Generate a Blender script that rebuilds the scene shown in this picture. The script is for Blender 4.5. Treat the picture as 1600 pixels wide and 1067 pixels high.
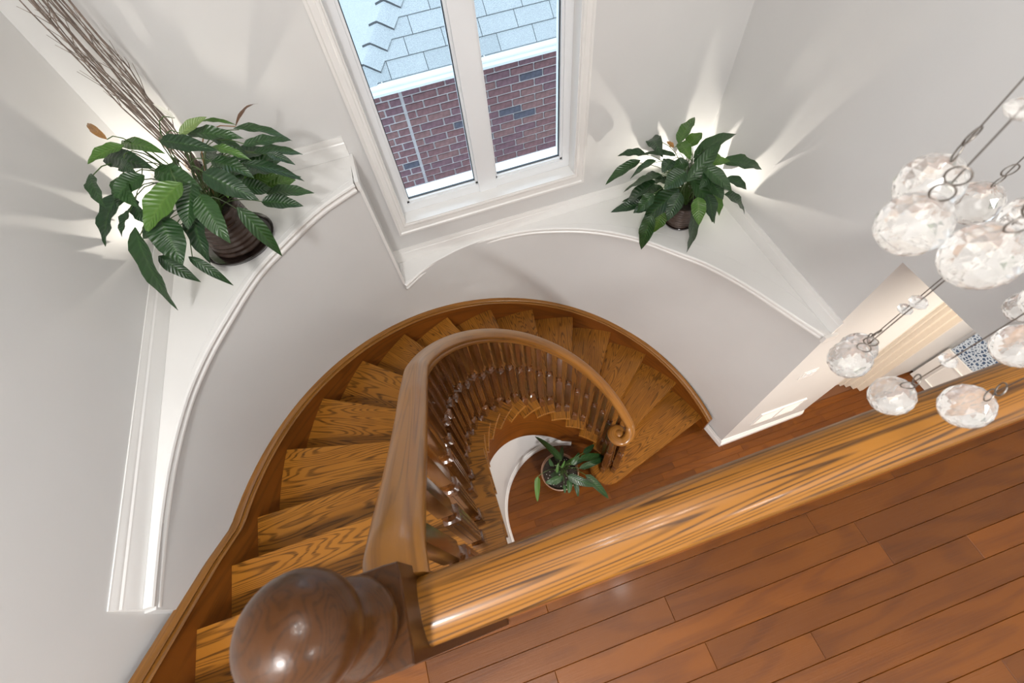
import bpy, math, random
from mathutils import Vector, Matrix
random.seed(7)
sc = bpy.context.scene
for o in list(bpy.data.objects): bpy.data.objects.remove(o)
COL = sc.collection
R = math.radians

# ------------------------------------------------------------------ camera, world, big lights, exposure
cam_d = bpy.data.cameras.new('camera'); cam = bpy.data.objects.new('camera', cam_d); COL.objects.link(cam)
cam_d.sensor_width = 36; cam_d.lens = 15.7615; cam_d.clip_start = .02; cam_d.clip_end = 200
_r = Vector((0.946875, -0.311630, -0.079464)); _d = Vector((-0.307714, -0.806068, -0.505535)); _f = Vector((0.093487, 0.503131, -0.859139))
M = Matrix.Identity(4)
for i in range(3): M[i][0], M[i][1], M[i][2] = _r[i], -_d[i], -_f[i]
M[2][3] = 4.4
cam.matrix_world = M
cam_d.dof.use_dof = True; cam_d.dof.focus_distance = 2.6; cam_d.dof.aperture_fstop = 9
sc.camera = cam

world = bpy.data.worlds.new('sky'); sc.world = world; world.use_nodes = True
_bg = world.node_tree.nodes['Background']; _bg.inputs[0].default_value = (.80, .90, 1.0, 1); _bg.inputs[1].default_value = SKY_STRENGTH = 4.3
sc.view_settings.view_transform = 'Standard'; sc.view_settings.look = 'None'; sc.view_settings.gamma = 1
sc.view_settings.use_curve_mapping = False; sc.view_settings.exposure = -0.38
def light(name, kind, loc, energy, color, size=.1, rot=(0, 0, 0), parent=None):
    l = bpy.data.lights.new(name, kind); l.energy = energy; l.color = color
    if kind == 'AREA': l.shape = 'DISK'; l.size = size
    else: l.shadow_soft_size = size
    o = bpy.data.objects.new(name, l); COL.objects.link(o); o.location = loc; o.rotation_euler = rot
    if parent: o.parent = parent
    return o
CH_W, LA_W, HA_W, FO_W = 10, 108, 72, 108          # lamp powers
WARM = (1.0, .86, .70); NEUTRAL = (1.0, .98, .96)
# ------------------------------------------------------------------ materials
def mat(name):
    m = bpy.data.materials.new(name); m.use_nodes = True; nt = m.node_tree
    return m, nt, nt.nodes, nt.links, nt.nodes['Principled BSDF']
def plain(name, col, rough=.5, metal=0, spec=.5, noise=0, nscale=20, bump=0):
    m, nt, N, L, b = mat(name)
    b.inputs['Base Color'].default_value = (*col, 1); b.inputs['Roughness'].default_value = rough
    b.inputs['Metallic'].default_value = metal; b.inputs['Specular IOR Level'].default_value = spec
    if noise or bump:
        tc = N.new('ShaderNodeTexCoord'); n = N.new('ShaderNodeTexNoise'); n.inputs['Scale'].default_value = nscale; n.inputs['Detail'].default_value = 4
        L.new(tc.outputs['Object'], n.inputs['Vector'])
        if noise:
            r = N.new('ShaderNodeValToRGB'); r.color_ramp.elements[0].position = .3; r.color_ramp.elements[1].position = .7
            r.color_ramp.elements[0].color = (*[c*(1-noise) for c in col], 1); r.color_ramp.elements[1].color = (*[min(1, c*(1+noise)) for c in col], 1)
            L.new(n.outputs[0], r.inputs[0]); L.new(r.outputs[0], b.inputs['Base Color'])
        if bump:
            bp = N.new('ShaderNodeBump'); bp.inputs['Strength'].default_value = bump; bp.inputs['Distance'].default_value = .01
            L.new(n.outputs[0], bp.inputs['Height']); L.new(bp.outputs[0], b.inputs['Normal'])
    return m
def wood(name, light_c, dark_c, pore_c, rough, rings=9.0, cross=9.0, along=.9, lines=.6, var=.25, coat=.3, bump=.02):
    """oak-like grain read from the point attribute g = (along, across, height) in metres"""
    m, nt, N, L, b = mat(name)
    at = N.new('ShaderNodeAttribute'); at.attribute_name = 'g'
    oi = N.new('ShaderNodeObjectInfo')
    off = N.new('ShaderNodeVectorMath'); off.operation = 'SCALE'; off.inputs[0].default_value = (37, 19, 53)
    L.new(oi.outputs['Random'], off.inputs['Scale'])
    ad = N.new('ShaderNodeVectorMath'); ad.operation = 'ADD'; L.new(at.outputs['Vector'], ad.inputs[0]); L.new(off.outputs[0], ad.inputs[1])
    def stretched(v):
        s = N.new('ShaderNodeVectorMath'); s.operation = 'MULTIPLY'; s.inputs[1].default_value = v; L.new(ad.outputs[0], s.inputs[0]); return s
    n1 = N.new('ShaderNodeTexNoise'); n1.inputs['Scale'].default_value = 1; n1.inputs['Detail'].default_value = 1.5; n1.inputs['Roughness'].default_value = .4
    L.new(stretched((along, cross, cross)).outputs[0], n1.inputs['Vector'])
    mu = N.new('ShaderNodeMath'); mu.operation = 'MULTIPLY'; mu.inputs[1].default_value = rings*6.2832; L.new(n1.outputs[0], mu.inputs[0])
    si = N.new('ShaderNodeMath'); si.operation = 'SINE'; L.new(mu.outputs[0], si.inputs[0])
    r1 = N.new('ShaderNodeValToRGB'); e = r1.color_ramp.elements
    e[0].position = .04; e[0].color = (1, 1, 1, 1); e[1].position = .46; e[1].color = (0, 0, 0, 1)
    h = N.new('ShaderNodeMath'); h.operation = 'MULTIPLY_ADD'; h.inputs[1].default_value = .5; h.inputs[2].default_value = .5; L.new(si.outputs[0], h.inputs[0])
    L.new(h.outputs[0], r1.inputs[0])
    n2 = N.new('ShaderNodeTexNoise'); n2.inputs['Scale'].default_value = 1; n2.inputs['Detail'].default_value = 3
    L.new(stretched((7, 260, 260)).outputs[0], n2.inputs['Vector'])
    r2 = N.new('ShaderNodeValToRGB'); r2.color_ramp.elements[0].position = .38; r2.color_ramp.elements[1].position = .62; L.new(n2.outputs[0], r2.inputs[0])
    n3 = N.new('ShaderNodeTexNoise'); n3.inputs['Scale'].default_value = 1; n3.inputs['Detail'].default_value = 2; L.new(stretched((2, 7, 7)).outputs[0], n3.inputs['Vector'])
    base = N.new('ShaderNodeMix'); base.data_type = 'RGBA'; base.inputs[6].default_value = (*light_c, 1); base.inputs[7].default_value = (*dark_c, 1); L.new(n3.outputs[0], base.inputs[0])
    # grain lines: rings broken up by pores
    g = N.new('ShaderNodeMath'); g.operation = 'MULTIPLY'; L.new(r1.outputs[0], g.inputs[0])
    pb = N.new('ShaderNodeMath'); pb.operation = 'MULTIPLY_ADD'; pb.inputs[1].default_value = .6; pb.inputs[2].default_value = .4; L.new(r2.outputs[0], pb.inputs[0]); L.new(pb.outputs[0], g.inputs[1])
    gl = N.new('ShaderNodeMath'); gl.operation = 'MULTIPLY'; gl.inputs[1].default_value = lines; L.new(g.outputs[0], gl.inputs[0])
    mx = N.new('ShaderNodeMix'); mx.data_type = 'RGBA'; L.new(gl.outputs[0], mx.inputs[0]); L.new(base.outputs[2], mx.inputs[6]); mx.inputs[7].default_value = (*pore_c, 1)
    hv = N.new('ShaderNodeHueSaturation')
    vr = N.new('ShaderNodeMapRange'); vr.inputs[3].default_value = 1-var; vr.inputs[4].default_value = 1+var; L.new(oi.outputs['Random'], vr.inputs[0])
    L.new(vr.outputs[0], hv.inputs['Value']); L.new(mx.outputs[2], hv.inputs['Color']); L.new(hv.outputs[0], b.inputs['Base Color'])
    b.inputs['Roughness'].default_value = rough; b.inputs['Specular IOR Level'].default_value = .3; b.inputs['Coat Weight'].default_value = coat; b.inputs['Coat Roughness'].default_value = .12
    bp = N.new('ShaderNodeBump'); bp.inputs['Strength'].default_value = bump*10; bp.inputs['Distance'].default_value = .001; L.new(n2.outputs[0], bp.inputs['Height']); L.new(bp.outputs[0], b.inputs['Normal'])
    return m
PAINT = plain('wall_paint', (.715, .713, .705), .55, noise=.015, nscale=3, bump=.02)
CEIL = plain('ceiling_paint', (.85, .85, .84), .8)
TRIM = plain('trim_paint', (.86, .85, .83), .3)
VINYL = plain('vinyl', (.86, .88, .90), .3)
GASKET = plain('gasket', (.04, .05, .06), .5)
OAK = wood('oak_tread', (.37, .152, .019), (.235, .082, .009), (.028, .009, .002), .34, rings=24, cross=11, along=1.2, lines=.8, var=.10, coat=.08)
OAK_STRING = wood('oak_string', (.25, .078, .008), (.175, .048, .005), (.05, .014, .003), .34, rings=10, cross=5, along=.5, lines=.45, var=.06, coat=.10)
OAK_RAIL = wood('oak_rail', (.30, .126, .015), (.195, .070, .008), (.028, .011, .004), .38, rings=26, cross=24, along=.9, lines=.9, var=.03, coat=.12)
OAK_STAIRRAIL = wood('oak_stair_rail', (.33, .142, .026), (.235, .090, .014), (.07, .026, .007), .30, rings=12, cross=26, along=.6, lines=.45, var=.03, coat=.2)
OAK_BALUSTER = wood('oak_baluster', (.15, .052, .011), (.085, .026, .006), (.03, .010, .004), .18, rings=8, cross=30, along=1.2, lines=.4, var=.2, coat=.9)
OAK_NEWEL = wood('oak_newel', (.080, .028, .005), (.032, .010, .002), (.012, .005, .002), .32, rings=16, cross=16, along=60, lines=.5, var=.03, coat=.10)
HARDWOOD = wood('hardwood', (.185, .056, .0035), (.092, .024, .002), (.055, .014, .002), .36, rings=7, cross=8, along=1.6, lines=.4, var=.18, coat=.08)

# ------------------------------------------------------------------ mesh helpers
class MB:
    def __init__(s): s.v = []; s.f = []; s.g = []
    def vert(s, p, g=None): s.v.append(tuple(p)); s.g.append(tuple(g) if g is not None else tuple(p)); return len(s.v)-1
    def box(s, x0, x1, y0, y1, z0, z1, along=0):
        i = len(s.v)
        for z in (z0, z1):
            for x, y in ((x0, y0), (x1, y0), (x1, y1), (x0, y1)):
                q = (x, y, z); s.vert(q, (q[along], q[(along+1) % 3], q[(along+2) % 3]))
        for f in ((0, 3, 2, 1), (4, 5, 6, 7), (0, 1, 5, 4), (1, 2, 6, 5), (2, 3, 7, 6), (3, 0, 4, 7)): s.f.append(tuple(i+k for k in f))
        return s
    def prism(s, pts, z0, z1, gf=None):
        """vertical prism over a counter-clockwise plan polygon"""
        n = len(pts); i = len(s.v)
        for z in (z0, z1):
            for p in pts: s.vert((p[0], p[1], z), gf(p[0], p[1], z) if gf else None)
        s.f.append(tuple(i+k for k in reversed(range(n)))); s.f.append(tuple(i+n+k for k in range(n)))
        for k in range(n): s.f.append((i+k, i+(k+1) % n, i+n+(k+1) % n, i+n+k))
        return s
    def hexa(s, b, t, gf=None):
        """four bottom points and four top points"""
        i = len(s.v)
        for p in list(b)+list(t): s.vert(p, gf(*p) if gf else None)
        for f in ((0, 3, 2, 1), (4, 5, 6, 7), (0, 1, 5, 4), (1, 2, 6, 5), (2, 3, 7, 6), (3, 0, 4, 7)): s.f.append(tuple(i+k for k in f))
        return s
    def sweep(s, path, prof, closed=False, perp=False, caps=True, scale=None):
        """profile of (side, up) pairs along a 3d path; side is to the right of travel"""
        n = len(path); m = len(prof); i = len(s.v); d = 0
        P = [Vector(p) for p in path]
        for k in range(n):
            a = P[k-1] if (k > 0 or closed) else P[k]; c = P[(k+1) % n] if (k < n-1 or closed) else P[k]
            t = (c-a).normalized(); th = Vector((t.x, t.y, 0)).normalized(); side = Vector((th.y, -th.x, 0))
            up = side.cross(t) if perp else Vector((0, 0, 1))
            mit = 1.0
            if 0 < k < n-1 or closed:
                t1 = (P[k]-a); t1.z = 0; t1.normalize(); mit = 1/max(.5, t1.dot(th))
            if k > 0: d += (P[k]-P[k-1]).length
            sc_ = scale[k] if scale else 1
            for (u, w) in prof:
                s.vert(P[k]+side*u*mit*sc_+up*w*sc_, (d, u, w))
        for k in range(n if closed else n-1):
            for j in range(m):
                a, b = i+k*m+j, i+k*m+(j+1) % m; c, e = i+((k+1) % n)*m+(j+1) % m, i+((k+1) % n)*m+j
                s.f.append((a, b, c, e))
        if caps and not closed:
            s.f.append(tuple(i+j for j in reversed(range(m)))); s.f.append(tuple(i+(n-1)*m+j for j in range(m)))
        return s
    def loft(s, c, rings, n=24, rot=0):
        """rings of (z, half size, squareness 0..1) about a vertical axis at c"""
        i = len(s.v)
        for z, r, k in rings:
            for j in range(n):
                a = 2*math.pi*j/n + math.pi/4
                sq = 1/max(abs(math.cos(a)), abs(math.sin(a))); rr = r*((1-k)+k*min(sq, 1.38))
                x, y = rr*math.cos(a+rot), rr*math.sin(a+rot)
                s.vert((c[0]+x, c[1]+y, c[2]+z), (z, x, y))
        for q in range(len(rings)-1):
            for j in range(n): s.f.append((i+q*n+j, i+q*n+(j+1) % n, i+(q+1)*n+(j+1) % n, i+(q+1)*n+j))
        s.f.append(tuple(i+j for j in reversed(range(n)))); s.f.append(tuple(i+(len(rings)-1)*n+j for j in range(n)))
        return s
    def tube(s, path, r, n=6, r1=None):
        P = [Vector(p) for p in path]; i = len(s.v); ref = Vector((.3, .9, .2))
        for k, p in enumerate(P):
            t = (P[min(k+1, len(P)-1)]-P[max(k-1, 0)]).normalized(); a = t.cross(ref).normalized(); b = t.cross(a)
            rr = r+(r1-r)*k/(len(P)-1) if r1 is not None else r
            for j in range(n):
                q = 2*math.pi*j/n; s.vert(p+a*math.cos(q)*rr+b*math.sin(q)*rr, (k*.05, j*.01, 0))
        for k in range(len(P)-1):
            for j in range(n): s.f.append((i+k*n+j, i+k*n+(j+1) % n, i+(k+1)*n+(j+1) % n, i+(k+1)*n+j))
        s.f.append(tuple(i+j for j in reversed(range(n)))); s.f.append(tuple(i+(len(P)-1)*n+j for j in range(n)))
        return s
    def mesh(s, name, m, smooth=False):
        me = bpy.data.meshes.new(name); me.from_pydata(s.v, [], s.f)
        at = me.attributes.new('g', 'FLOAT_VECTOR', 'POINT'); at.data.foreach_set('vector', [c for g in s.g for c in g])
        if m: me.materials.append(m)
        if smooth:
            me.polygons.foreach_set('use_smooth', [True]*len(me.polygons))
            try: me.set_sharp_from_angle(angle=R(smooth if smooth is not True else 40))
            except Exception: pass
        me.update(); return me
    def build(s, name, m, parent=None, smooth=False, **k):
        return link(name, s.mesh(name, m, smooth), parent, **k)
def link(name, me, parent=None, loc=None, **k):
    o = bpy.data.objects.new(name, me); COL.objects.link(o)
    if parent is not None: o.parent = parent; o.matrix_parent_inverse = parent.matrix_basis.inverted()
    if loc is not None: o.location = loc
    return tag(o, **k)
def tag(o, label=None, category=None, group=None, kind=None):
    for a, b in (('label', label), ('category', category), ('group', group), ('kind', kind)):
        if b: o[a] = b
    return o
def empty(name, loc=(0, 0, 0), **k):
    o = bpy.data.objects.new(name, None); o.empty_display_size = .1; COL.objects.link(o); o.location = loc
    return tag(o, **k)
def struct(name, loc=(0, 0, 0)): return empty(name, loc, kind='structure')
# ------------------------------------------------------------------ the stair's plan
H = .18348; ZU = 16*H                     # riser, upper floor level
SX, SY = .410, .665; RO = 1.534           # centre of the turn, face of the wall stringer
RIN = .575                                # face of the inner string
XL, XR, YW, ZC = -1.180, 2.000, 2.255, 5.60
Z1, Z2 = ZU, 2.073                        # the two plant ledges
def ry(r): return r + .055*(RO-r)/(RO-.57)
def theta(u): return R(13.01+13.73*(u-1))
U180 = 1+(180-13.01)/13.73
def plan(u, r):
    """point on the stair at step number u (a real), at radius r from the turn's centre"""
    if u <= U180:
        a = theta(u); return Vector((SX+r*math.cos(a), SY+ry(r)*math.sin(a)))
    y = SY-(u-U180)*(.156/(14-U180)) if u < 14 else .509-(u-14)*.2105
    return Vector((SX-r, y))
def znose(u): return H*u
def rng(a, b, n): return [a+(b-a)*i/n for i in range(n+1)]

# ------------------------------------------------------------------ the shell of the house
def boxpart(name, m, parent, *b, along=0, **k): return MB().box(*b, along=along).build(name, m, parent, **k)
wl = boxpart('wall_left', PAINT, None, XL-.12, XL, -3.4, 2.42, -.2, ZC, kind='structure')
boxpart('wall_rear', PAINT, None, XL-.12, 4.3, -3.5, -3.4, -.2, ZC, kind='structure')
boxpart('ceiling', CEIL, None, XL-.12, 4.3, -3.5, 2.42, ZC, ZC+.12, kind='structure')
WX0, WX1, WZ0, WZ1 = -.143, 1.009, 2.381, 4.35
wb = struct('wall_window')
boxpart('wall_panel', PAINT, wb, XL-.12, WX0, YW, YW+.16, -.2, ZC); boxpart('wall_panel', PAINT, wb, WX1, XR+.12, YW, YW+.16, -.2, ZC)
boxpart('wall_panel', PAINT, wb, WX0, WX1, YW, YW+.16, -.2, WZ0); boxpart('wall_panel', PAINT, wb, WX0, WX1, YW, YW+.16, WZ1, ZC)
wr = struct('wall_right')
boxpart('wall_panel', PAINT, wr, XR, XR+.12, .772, YW+.16, 0, ZC); boxpart('header', PAINT, wr, XR, XR+.12, -3.4, .772, 2.675, ZC)
# curved wall behind the stair: rises to the high ledge on one side, to the low one on the other
def wall_r(deg): return 1.556 if deg > 50 else 1.556+.034*min(1, (50-deg)/38)
TIP_DEG = 116.6
def wall_pt(deg, extra=0):
    r = wall_r(deg)+extra; return (SX+r*math.cos(R(deg)), SY+r*math.sin(R(deg)))
curved = struct('wall_curved')
low = [(1.993, .765)]+[wall_pt(d) for d in rng(6, TIP_DEG, 40)]
high = [wall_pt(d) for d in rng(TIP_DEG, 180, 24)]+[(SX-1.556, .375)]
def strip_wall(pts, top, name):
    s = MB(); n = len(pts)
    for z in (0, top):
        for p in pts: s.vert((p[0], p[1], z))
    for k in range(n-1): s.f.append((k+1, k, n+k, n+k+1))
    return s
w1 = strip_wall(low, Z2, ''); w1.build('curved_face', PAINT, curved, smooth=True)
w2 = strip_wall(high, Z1, ''); w2.build('curved_face', PAINT, curved, smooth=True)
tx, ty = wall_pt(TIP_DEG)
boxpart('return_face', PAINT, curved, tx-.03, tx, ty, YW, Z2-.3, Z1-.03)
boxpart('return_face', PAINT, curved, XL, SX-1.556, .365, .375, 0, Z1-.03)
boxpart('corner_bead', TRIM, curved, tx-.004, tx+.012, ty-.012, ty+.016, Z2, Z1-.06)
# ------------------------------------------------------------------ ledges (the plant shelves)
def nosing_prof():   # side, up : towards the room is negative side here
    return [(.012, .0), (-.004, .0), (-.010, -.004), (-.012, -.012), (-.008, -.020), (.000, -.024), (.000, -.034), (-.006, -.040), (-.006, -.048), (.002, -.060), (.012, -.060)]
hi_nose = [(-1.150, .372), (-1.149, .50), (-1.144, .665), (-1.127, .85), (-1.085, 1.06), (-1.020, 1.24), (-.935, 1.405), (-.815, 1.602), (-.680, 1.745), (-.490, 1.910), (-.30, 2.015)]
def smooth_path(P, n=6):
    out = []
    for k in range(len(P)-1):
        p0 = Vector(P[max(k-1, 0)]); p1 = Vector(P[k]); p2 = Vector(P[k+1]); p3 = Vector(P[min(k+2, len(P)-1)])
        for i in range(n):
            t = i/n; out.append(.5*((2*p1)+(p2-p0)*t+(2*p0-5*p1+4*p2-p3)*t*t+(3*p1-p0-3*p2+p3)*t**3))
    out.append(Vector(P[-1])); return out
hi_nose = smooth_path([(x*1.0, y) for x, y in hi_nose])
lo_px = [(-.280, 2.035), (-.12, 2.135), (.06, 2.196), (.20, 2.222), (.345, 2.225), (.55, 2.21), (.75, 2.165), (1.035, 2.045), (1.30, 1.855), (1.50, 1.625), (1.63, 1.46), (1.755, 1.235), (1.86, .985), (1.93, .81), (1.955, .755)]
lo_nose = smooth_path(lo_px)
t1 = struct('trim_1')
pts = [(p.x, p.y) for p in hi_nose]+[(tx, YW), (XL, YW), (XL, .372)]
MB().prism(pts, Z1-.025, Z1-.001).build('ledge_top', TRIM, t1)
MB().sweep([(p.x, p.y, Z1) for p in hi_nose], [(-a, b) for a, b in nosing_prof()]).build('nosing', TRIM, t1, smooth=30)
boxpart('end_nosing', TRIM, t1, tx-.005, tx+.014, hi_nose[-1].y, YW-.001, Z1-.05, Z1+.0015)
t2 = struct('trim_2')
pts = [(p.x, p.y) for p in lo_nose]+[(XR, .755), (XR, YW), (tx, YW), (tx, ty)]
pts = list(reversed(pts))
MB().prism(list(reversed([(p.x, p.y) for p in reversed(lo_nose)]+[(tx, YW), (XR, YW), (XR, .755)])), Z2-.025, Z2-.001).build('ledge_top', TRIM, t2)
MB().sweep([(p.x, p.y, Z2) for p in lo_nose], [(-a, b) for a, b in nosing_prof()]).build('nosing', TRIM, t2, smooth=30)
boxpart('end_nosing', TRIM, t2, 1.935, XR+.018, .738, .757, Z2-.05, Z2+.0015)
BB = [(0, 0), (.016, 0), (.016, .055), (.013, .062), (.013, .070), (.009, .076), (.009, .088), (.004, .098), (.004, .105), (0, .105)]
def base(name, path, m=TRIM): return MB().sweep(path, BB).build(name, m, None, smooth=30, kind='structure')
base('baseboard_left', [(XL, YW, Z1), (XL, .372, Z1)][::-1] and [(XL, .372, Z1), (XL, YW, Z1)])
bl = bpy.data.objects['baseboard_left']
base('baseboard_window', [(XL, YW, Z1), (tx, YW, Z1)])
base('baseboard_window_low', [(tx, YW, Z2), (XR, YW, Z2)])
base('baseboard_right', [(XR, YW, Z2), (XR, .757, Z2)])
base('baseboard_hall', [(1.962, .955, 0), (1.993, .768, 0), (2.884, .768, 0)])

# ------------------------------------------------------------------ window
win = struct('window_1')
fy0, fy1 = 2.345, 2.43
def frame_bar(name, x0, x1, z0, z1, m=VINYL, y0=fy0, y1=fy1): return boxpart(name, m, win, x0, x1, y0, y1, z0, z1)
frame_bar('frame_stile', WX0+.001, -.092, WZ0+.06, WZ1-.06); frame_bar('frame_stile', .958, WX1-.001, WZ0+.06, WZ1-.06)
frame_bar('frame_rail', WX0, WX1, WZ0, WZ0+.06); frame_bar('frame_rail', WX0, WX1, WZ1-.06, WZ1)
frame_bar('mullion', .378, .496, WZ0, WZ1, y0=fy0-.012)
boxpart('jamb', TRIM, win, WX0-.003, WX0+.006, YW-.004, fy0-.002, WZ0, WZ1); boxpart('jamb', TRIM, win, WX1-.006, WX1+.003, YW-.004, fy0-.002, WZ0, WZ1)
boxpart('sill', TRIM, win, WX0-.004, WX1+.004, YW-.012, fy0-.001, WZ0-.02, WZ0+.006)
boxpart('exterior_sill', VINYL, win, WX0, WX1, fy1, fy1+.10, WZ0-.02, WZ0+.03)
GLASS, nt, N_, L_, b_ = mat('window_glass')
tr = N_.new('ShaderNodeBsdfTransparent'); tr.inputs[0].default_value = (.93, .97, .99, 1); gl = N_.new('ShaderNodeBsdfGlossy'); gl.inputs['Roughness'].default_value = .02
fr = N_.new('ShaderNodeFresnel'); fr.inputs[0].default_value = 1.25; mxs = N_.new('ShaderNodeMixShader'); L_.new(fr.outputs[0], mxs.inputs[0]); L_.new(tr.outputs[0], mxs.inputs[1]); L_.new(gl.outputs[0], mxs.inputs[2])
L_.new(mxs.outputs[0], N_['Material Output'].inputs[0])
for x0, x1 in ((-.092, .378), (.496, .958)):
    a, b = x0, x1
    s = boxpart('sash', VINYL, win, a, a+.014, fy0+.012, fy1, WZ0+.06, WZ1-.06); boxpart('sash', VINYL, win, b-.014, b, fy0+.012, fy1, WZ0+.06, WZ1-.06)
    boxpart('sash', VINYL, win, a, b, fy0+.012, fy1, WZ0+.06, WZ0+.074); boxpart('sash', VINYL, win, a, b, fy0+.012, fy1, WZ1-.074, WZ1-.06)
    a, b, c, d = a+.014, b-.014, WZ0+.074, WZ1-.074
    boxpart('gasket', GASKET, win, a, a+.004, fy0+.03, fy0+.045, c, d); boxpart('gasket', GASKET, win, b-.004, b, fy0+.03, fy0+.045, c, d); boxpart('gasket', GASKET, win, a, b, fy0+.03, fy0+.045, c, c+.004)
    boxpart('pane', GLASS, win, a, b, fy0+.045, fy0+.049, c, d)
cas = [(0, 0), (.062, 0), (.062, -.020), (.050, -.022), (.044, -.014), (.020, -.012), (.014, -.016), (.004, -.014), (0, -.010)]
def casing(path, dirs):   # profile (outwards, towards room) swept around the opening in the wall plane
    s = MB(); m = len(cas)
    for (x, z), (ox, oz) in zip(path, dirs):
        for u, w in cas: s.vert((x+ox*u, YW+w, z+oz*u), (z, x, u))
    for k in range(len(path)-1):
        for j in range(m): s.f.append((k*m+j, k*m+(j+1) % m, (k+1)*m+(j+1) % m, (k+1)*m+j))
    return s
casing([(WX0, WZ1), (WX0, WZ0), (WX1, WZ0), (WX1, WZ1), (WX0, WZ1)], [(-1, 1), (-1, -1.2), (1, -1.2), (1, 1), (-1, 1)]).build('casing', TRIM, win, smooth=30)

# ------------------------------------------------------------------ floors
rnd = random.Random(3)
floor = boxpart('floor', plain('subfloor', (.16, .06, .02), .6), None, XL-.12, 4.3, -3.5, 2.42, -.2, -.012, kind='structure')
def planks(parent, x0, x1, y_top, rows, pitch, ztop, joints={}, lmin=.35, lmax=1.1, clip=None):
    meshes = {}
    for k in range(rows):
        yb, yt = y_top-(k+1)*pitch, y_top-k*pitch
        cuts = [x0]
        fixed = sorted(joints.get(k, []))
        while cuts[-1] < x1:
            nx = cuts[-1]+rnd.uniform(lmin, lmax)
            for f in fixed:
                if cuts[-1] < f-.02 and nx > f-.25: nx = f; break
            cuts.append(min(nx, x1) if nx < x1-.15 else x1)
        for a, b in zip(cuts[:-1], cuts[1:]):
            if clip and not clip(a, b, yb, yt): continue
            ln = round((b-a)/.05)*.05 if (a not in fixed and b not in fixed) else b-a
            g = .0003; s = MB(); w = b-a
            e = .0011
            s.hexa([(a+g, yb+g, ztop-.012), (b-g, yb+g, ztop-.012), (b-g, yt-g, ztop-.012), (a+g, yt-g, ztop-.012)],
                   [(a+g, yb+g, ztop-e), (b-g, yb+g, ztop-e), (b-g, yt-g, ztop-e), (a+g, yt-g, ztop-e)])
            i = len(s.v)
            for p in ((a+g+e, yb+g+e), (b-g-e, yb+g+e), (b-g-e, yt-g-e), (a+g+e, yt-g-e)): s.vert((p[0], p[1], ztop))
            s.f.remove((4, 5, 6, 7)); s.f.append((i, i+1, i+2, i+3))
            for q in range(4): s.f.append((4+q, 4+(q+1) % 4, i+(q+1) % 4, i+q))
            s.build('plank', HARDWOOD, parent)
planks(floor, -.30, 4.15, 1.395, 25, .064, 0, lmin=.35, lmax=.9, clip=lambda a, b, c, d: not (a > 2.0 and c > .77))
up = boxpart('floor_upper', plain('subfloor_upper', (.80, .79, .77), .6), None, XL, XR, -3.4, .060, 2.675, ZU-.012, kind='structure')
planks(up, XL, XR, .052-.0005, 24, .0637, ZU, joints={2: [.30, .842+.06], 3: [-.05, .93], 4: [.35, 1.163], 5: [.62], 8: [1.02]}, lmin=.5, lmax=1.2)
boxpart('fascia', OAK_STRING, up, XL, XR, .060, .078, 2.66, ZU-.03)
MB().sweep([(XR, .058, ZU-.028), (XL+.02, .058, ZU-.028)], [(-.006, 0), (.020, 0), (.029, .007), (.030, .016), (.026, .025), (.018, .029), (-.006, .029)]).build('floor_nosing', OAK, up, smooth=40)
# ------------------------------------------------------------------ hall beyond the opening
wh = struct('wall_hall')
boxpart('wall_panel', PAINT, wh, XR+.001, 2.884, .769, .885, 0, 2.674); boxpart('wall_panel', PAINT, wh, 3.60, 4.3, .79, .90, 0, 2.675)
boxpart('wall_panel', PAINT, wh, 2.884, 3.61, .77, .885, 2.08, 2.675)
boxpart('ceiling_hall', CEIL, None, XR+.12, 4.3, -3.4, .9, 2.675, 2.78, kind='structure')
boxpart('wall_end', PAINT, None, 4.2, 4.32, -3.4, .9, 0, 2.78, kind='structure')
d1 = struct('door_1')
CREAM = plain('cream_door', (.80, .73, .63), .4)
boxpart('door_leaf', CREAM, d1, 2.79, 3.43, .905, .94, .01, 2.06)
for k, (a, b, c) in enumerate(((3.435, 3.475, .885), (3.48, 3.53, .855), (3.53, 3.575, .815), (3.575, 3.612, .775))): boxpart('casing_step', CREAM, d1, a, b, c, .92, 0, 2.09)
d2 = struct('door_2')
boxpart('door_panel', TRIM, d2, 4.15, 4.2, -.12, .765, 0, .52); boxpart('panel_moulding', TRIM, d2, 4.138, 4.15, -.02, .66, .09, .10); boxpart('panel_moulding', TRIM, d2, 4.138, 4.15, -.02, .66, .42, .43)
boxpart('panel_moulding', TRIM, d2, 4.138, 4.15, .65, .66, .10, .42)
PAT, nt, N_, L_, b_ = mat('patterned_glass')
vo = N_.new('ShaderNodeTexVoronoi'); vo.inputs['Scale'].default_value = 34; vo.feature = 'DISTANCE_TO_EDGE'; tc_ = N_.new('ShaderNodeTexCoord'); L_.new(tc_.outputs['Object'], vo.inputs['Vector'])
rp = N_.new('ShaderNodeValToRGB'); rp.color_ramp.elements[0].color = (.62, .72, .82, 1); rp.color_ramp.elements[1].color = (.07, .12, .22, 1); rp.color_ramp.elements[0].position = .05; rp.color_ramp.elements[1].position = .25
L_.new(vo.outputs['Distance'], rp.inputs[0]); L_.new(rp.outputs[0], b_.inputs['Base Color']); b_.inputs['Roughness'].default_value = .2
boxpart('patterned_pane', PAT, d2, 4.16, 4.2, -.10, .75, .525, 1.95); boxpart('door_rail', TRIM, d2, 4.145, 4.2, -.12, .765, 1.95, 2.05); boxpart('door_stile', TRIM, d2, 4.145, 4.2, -.2, -.10, 0, 2.05)
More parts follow.
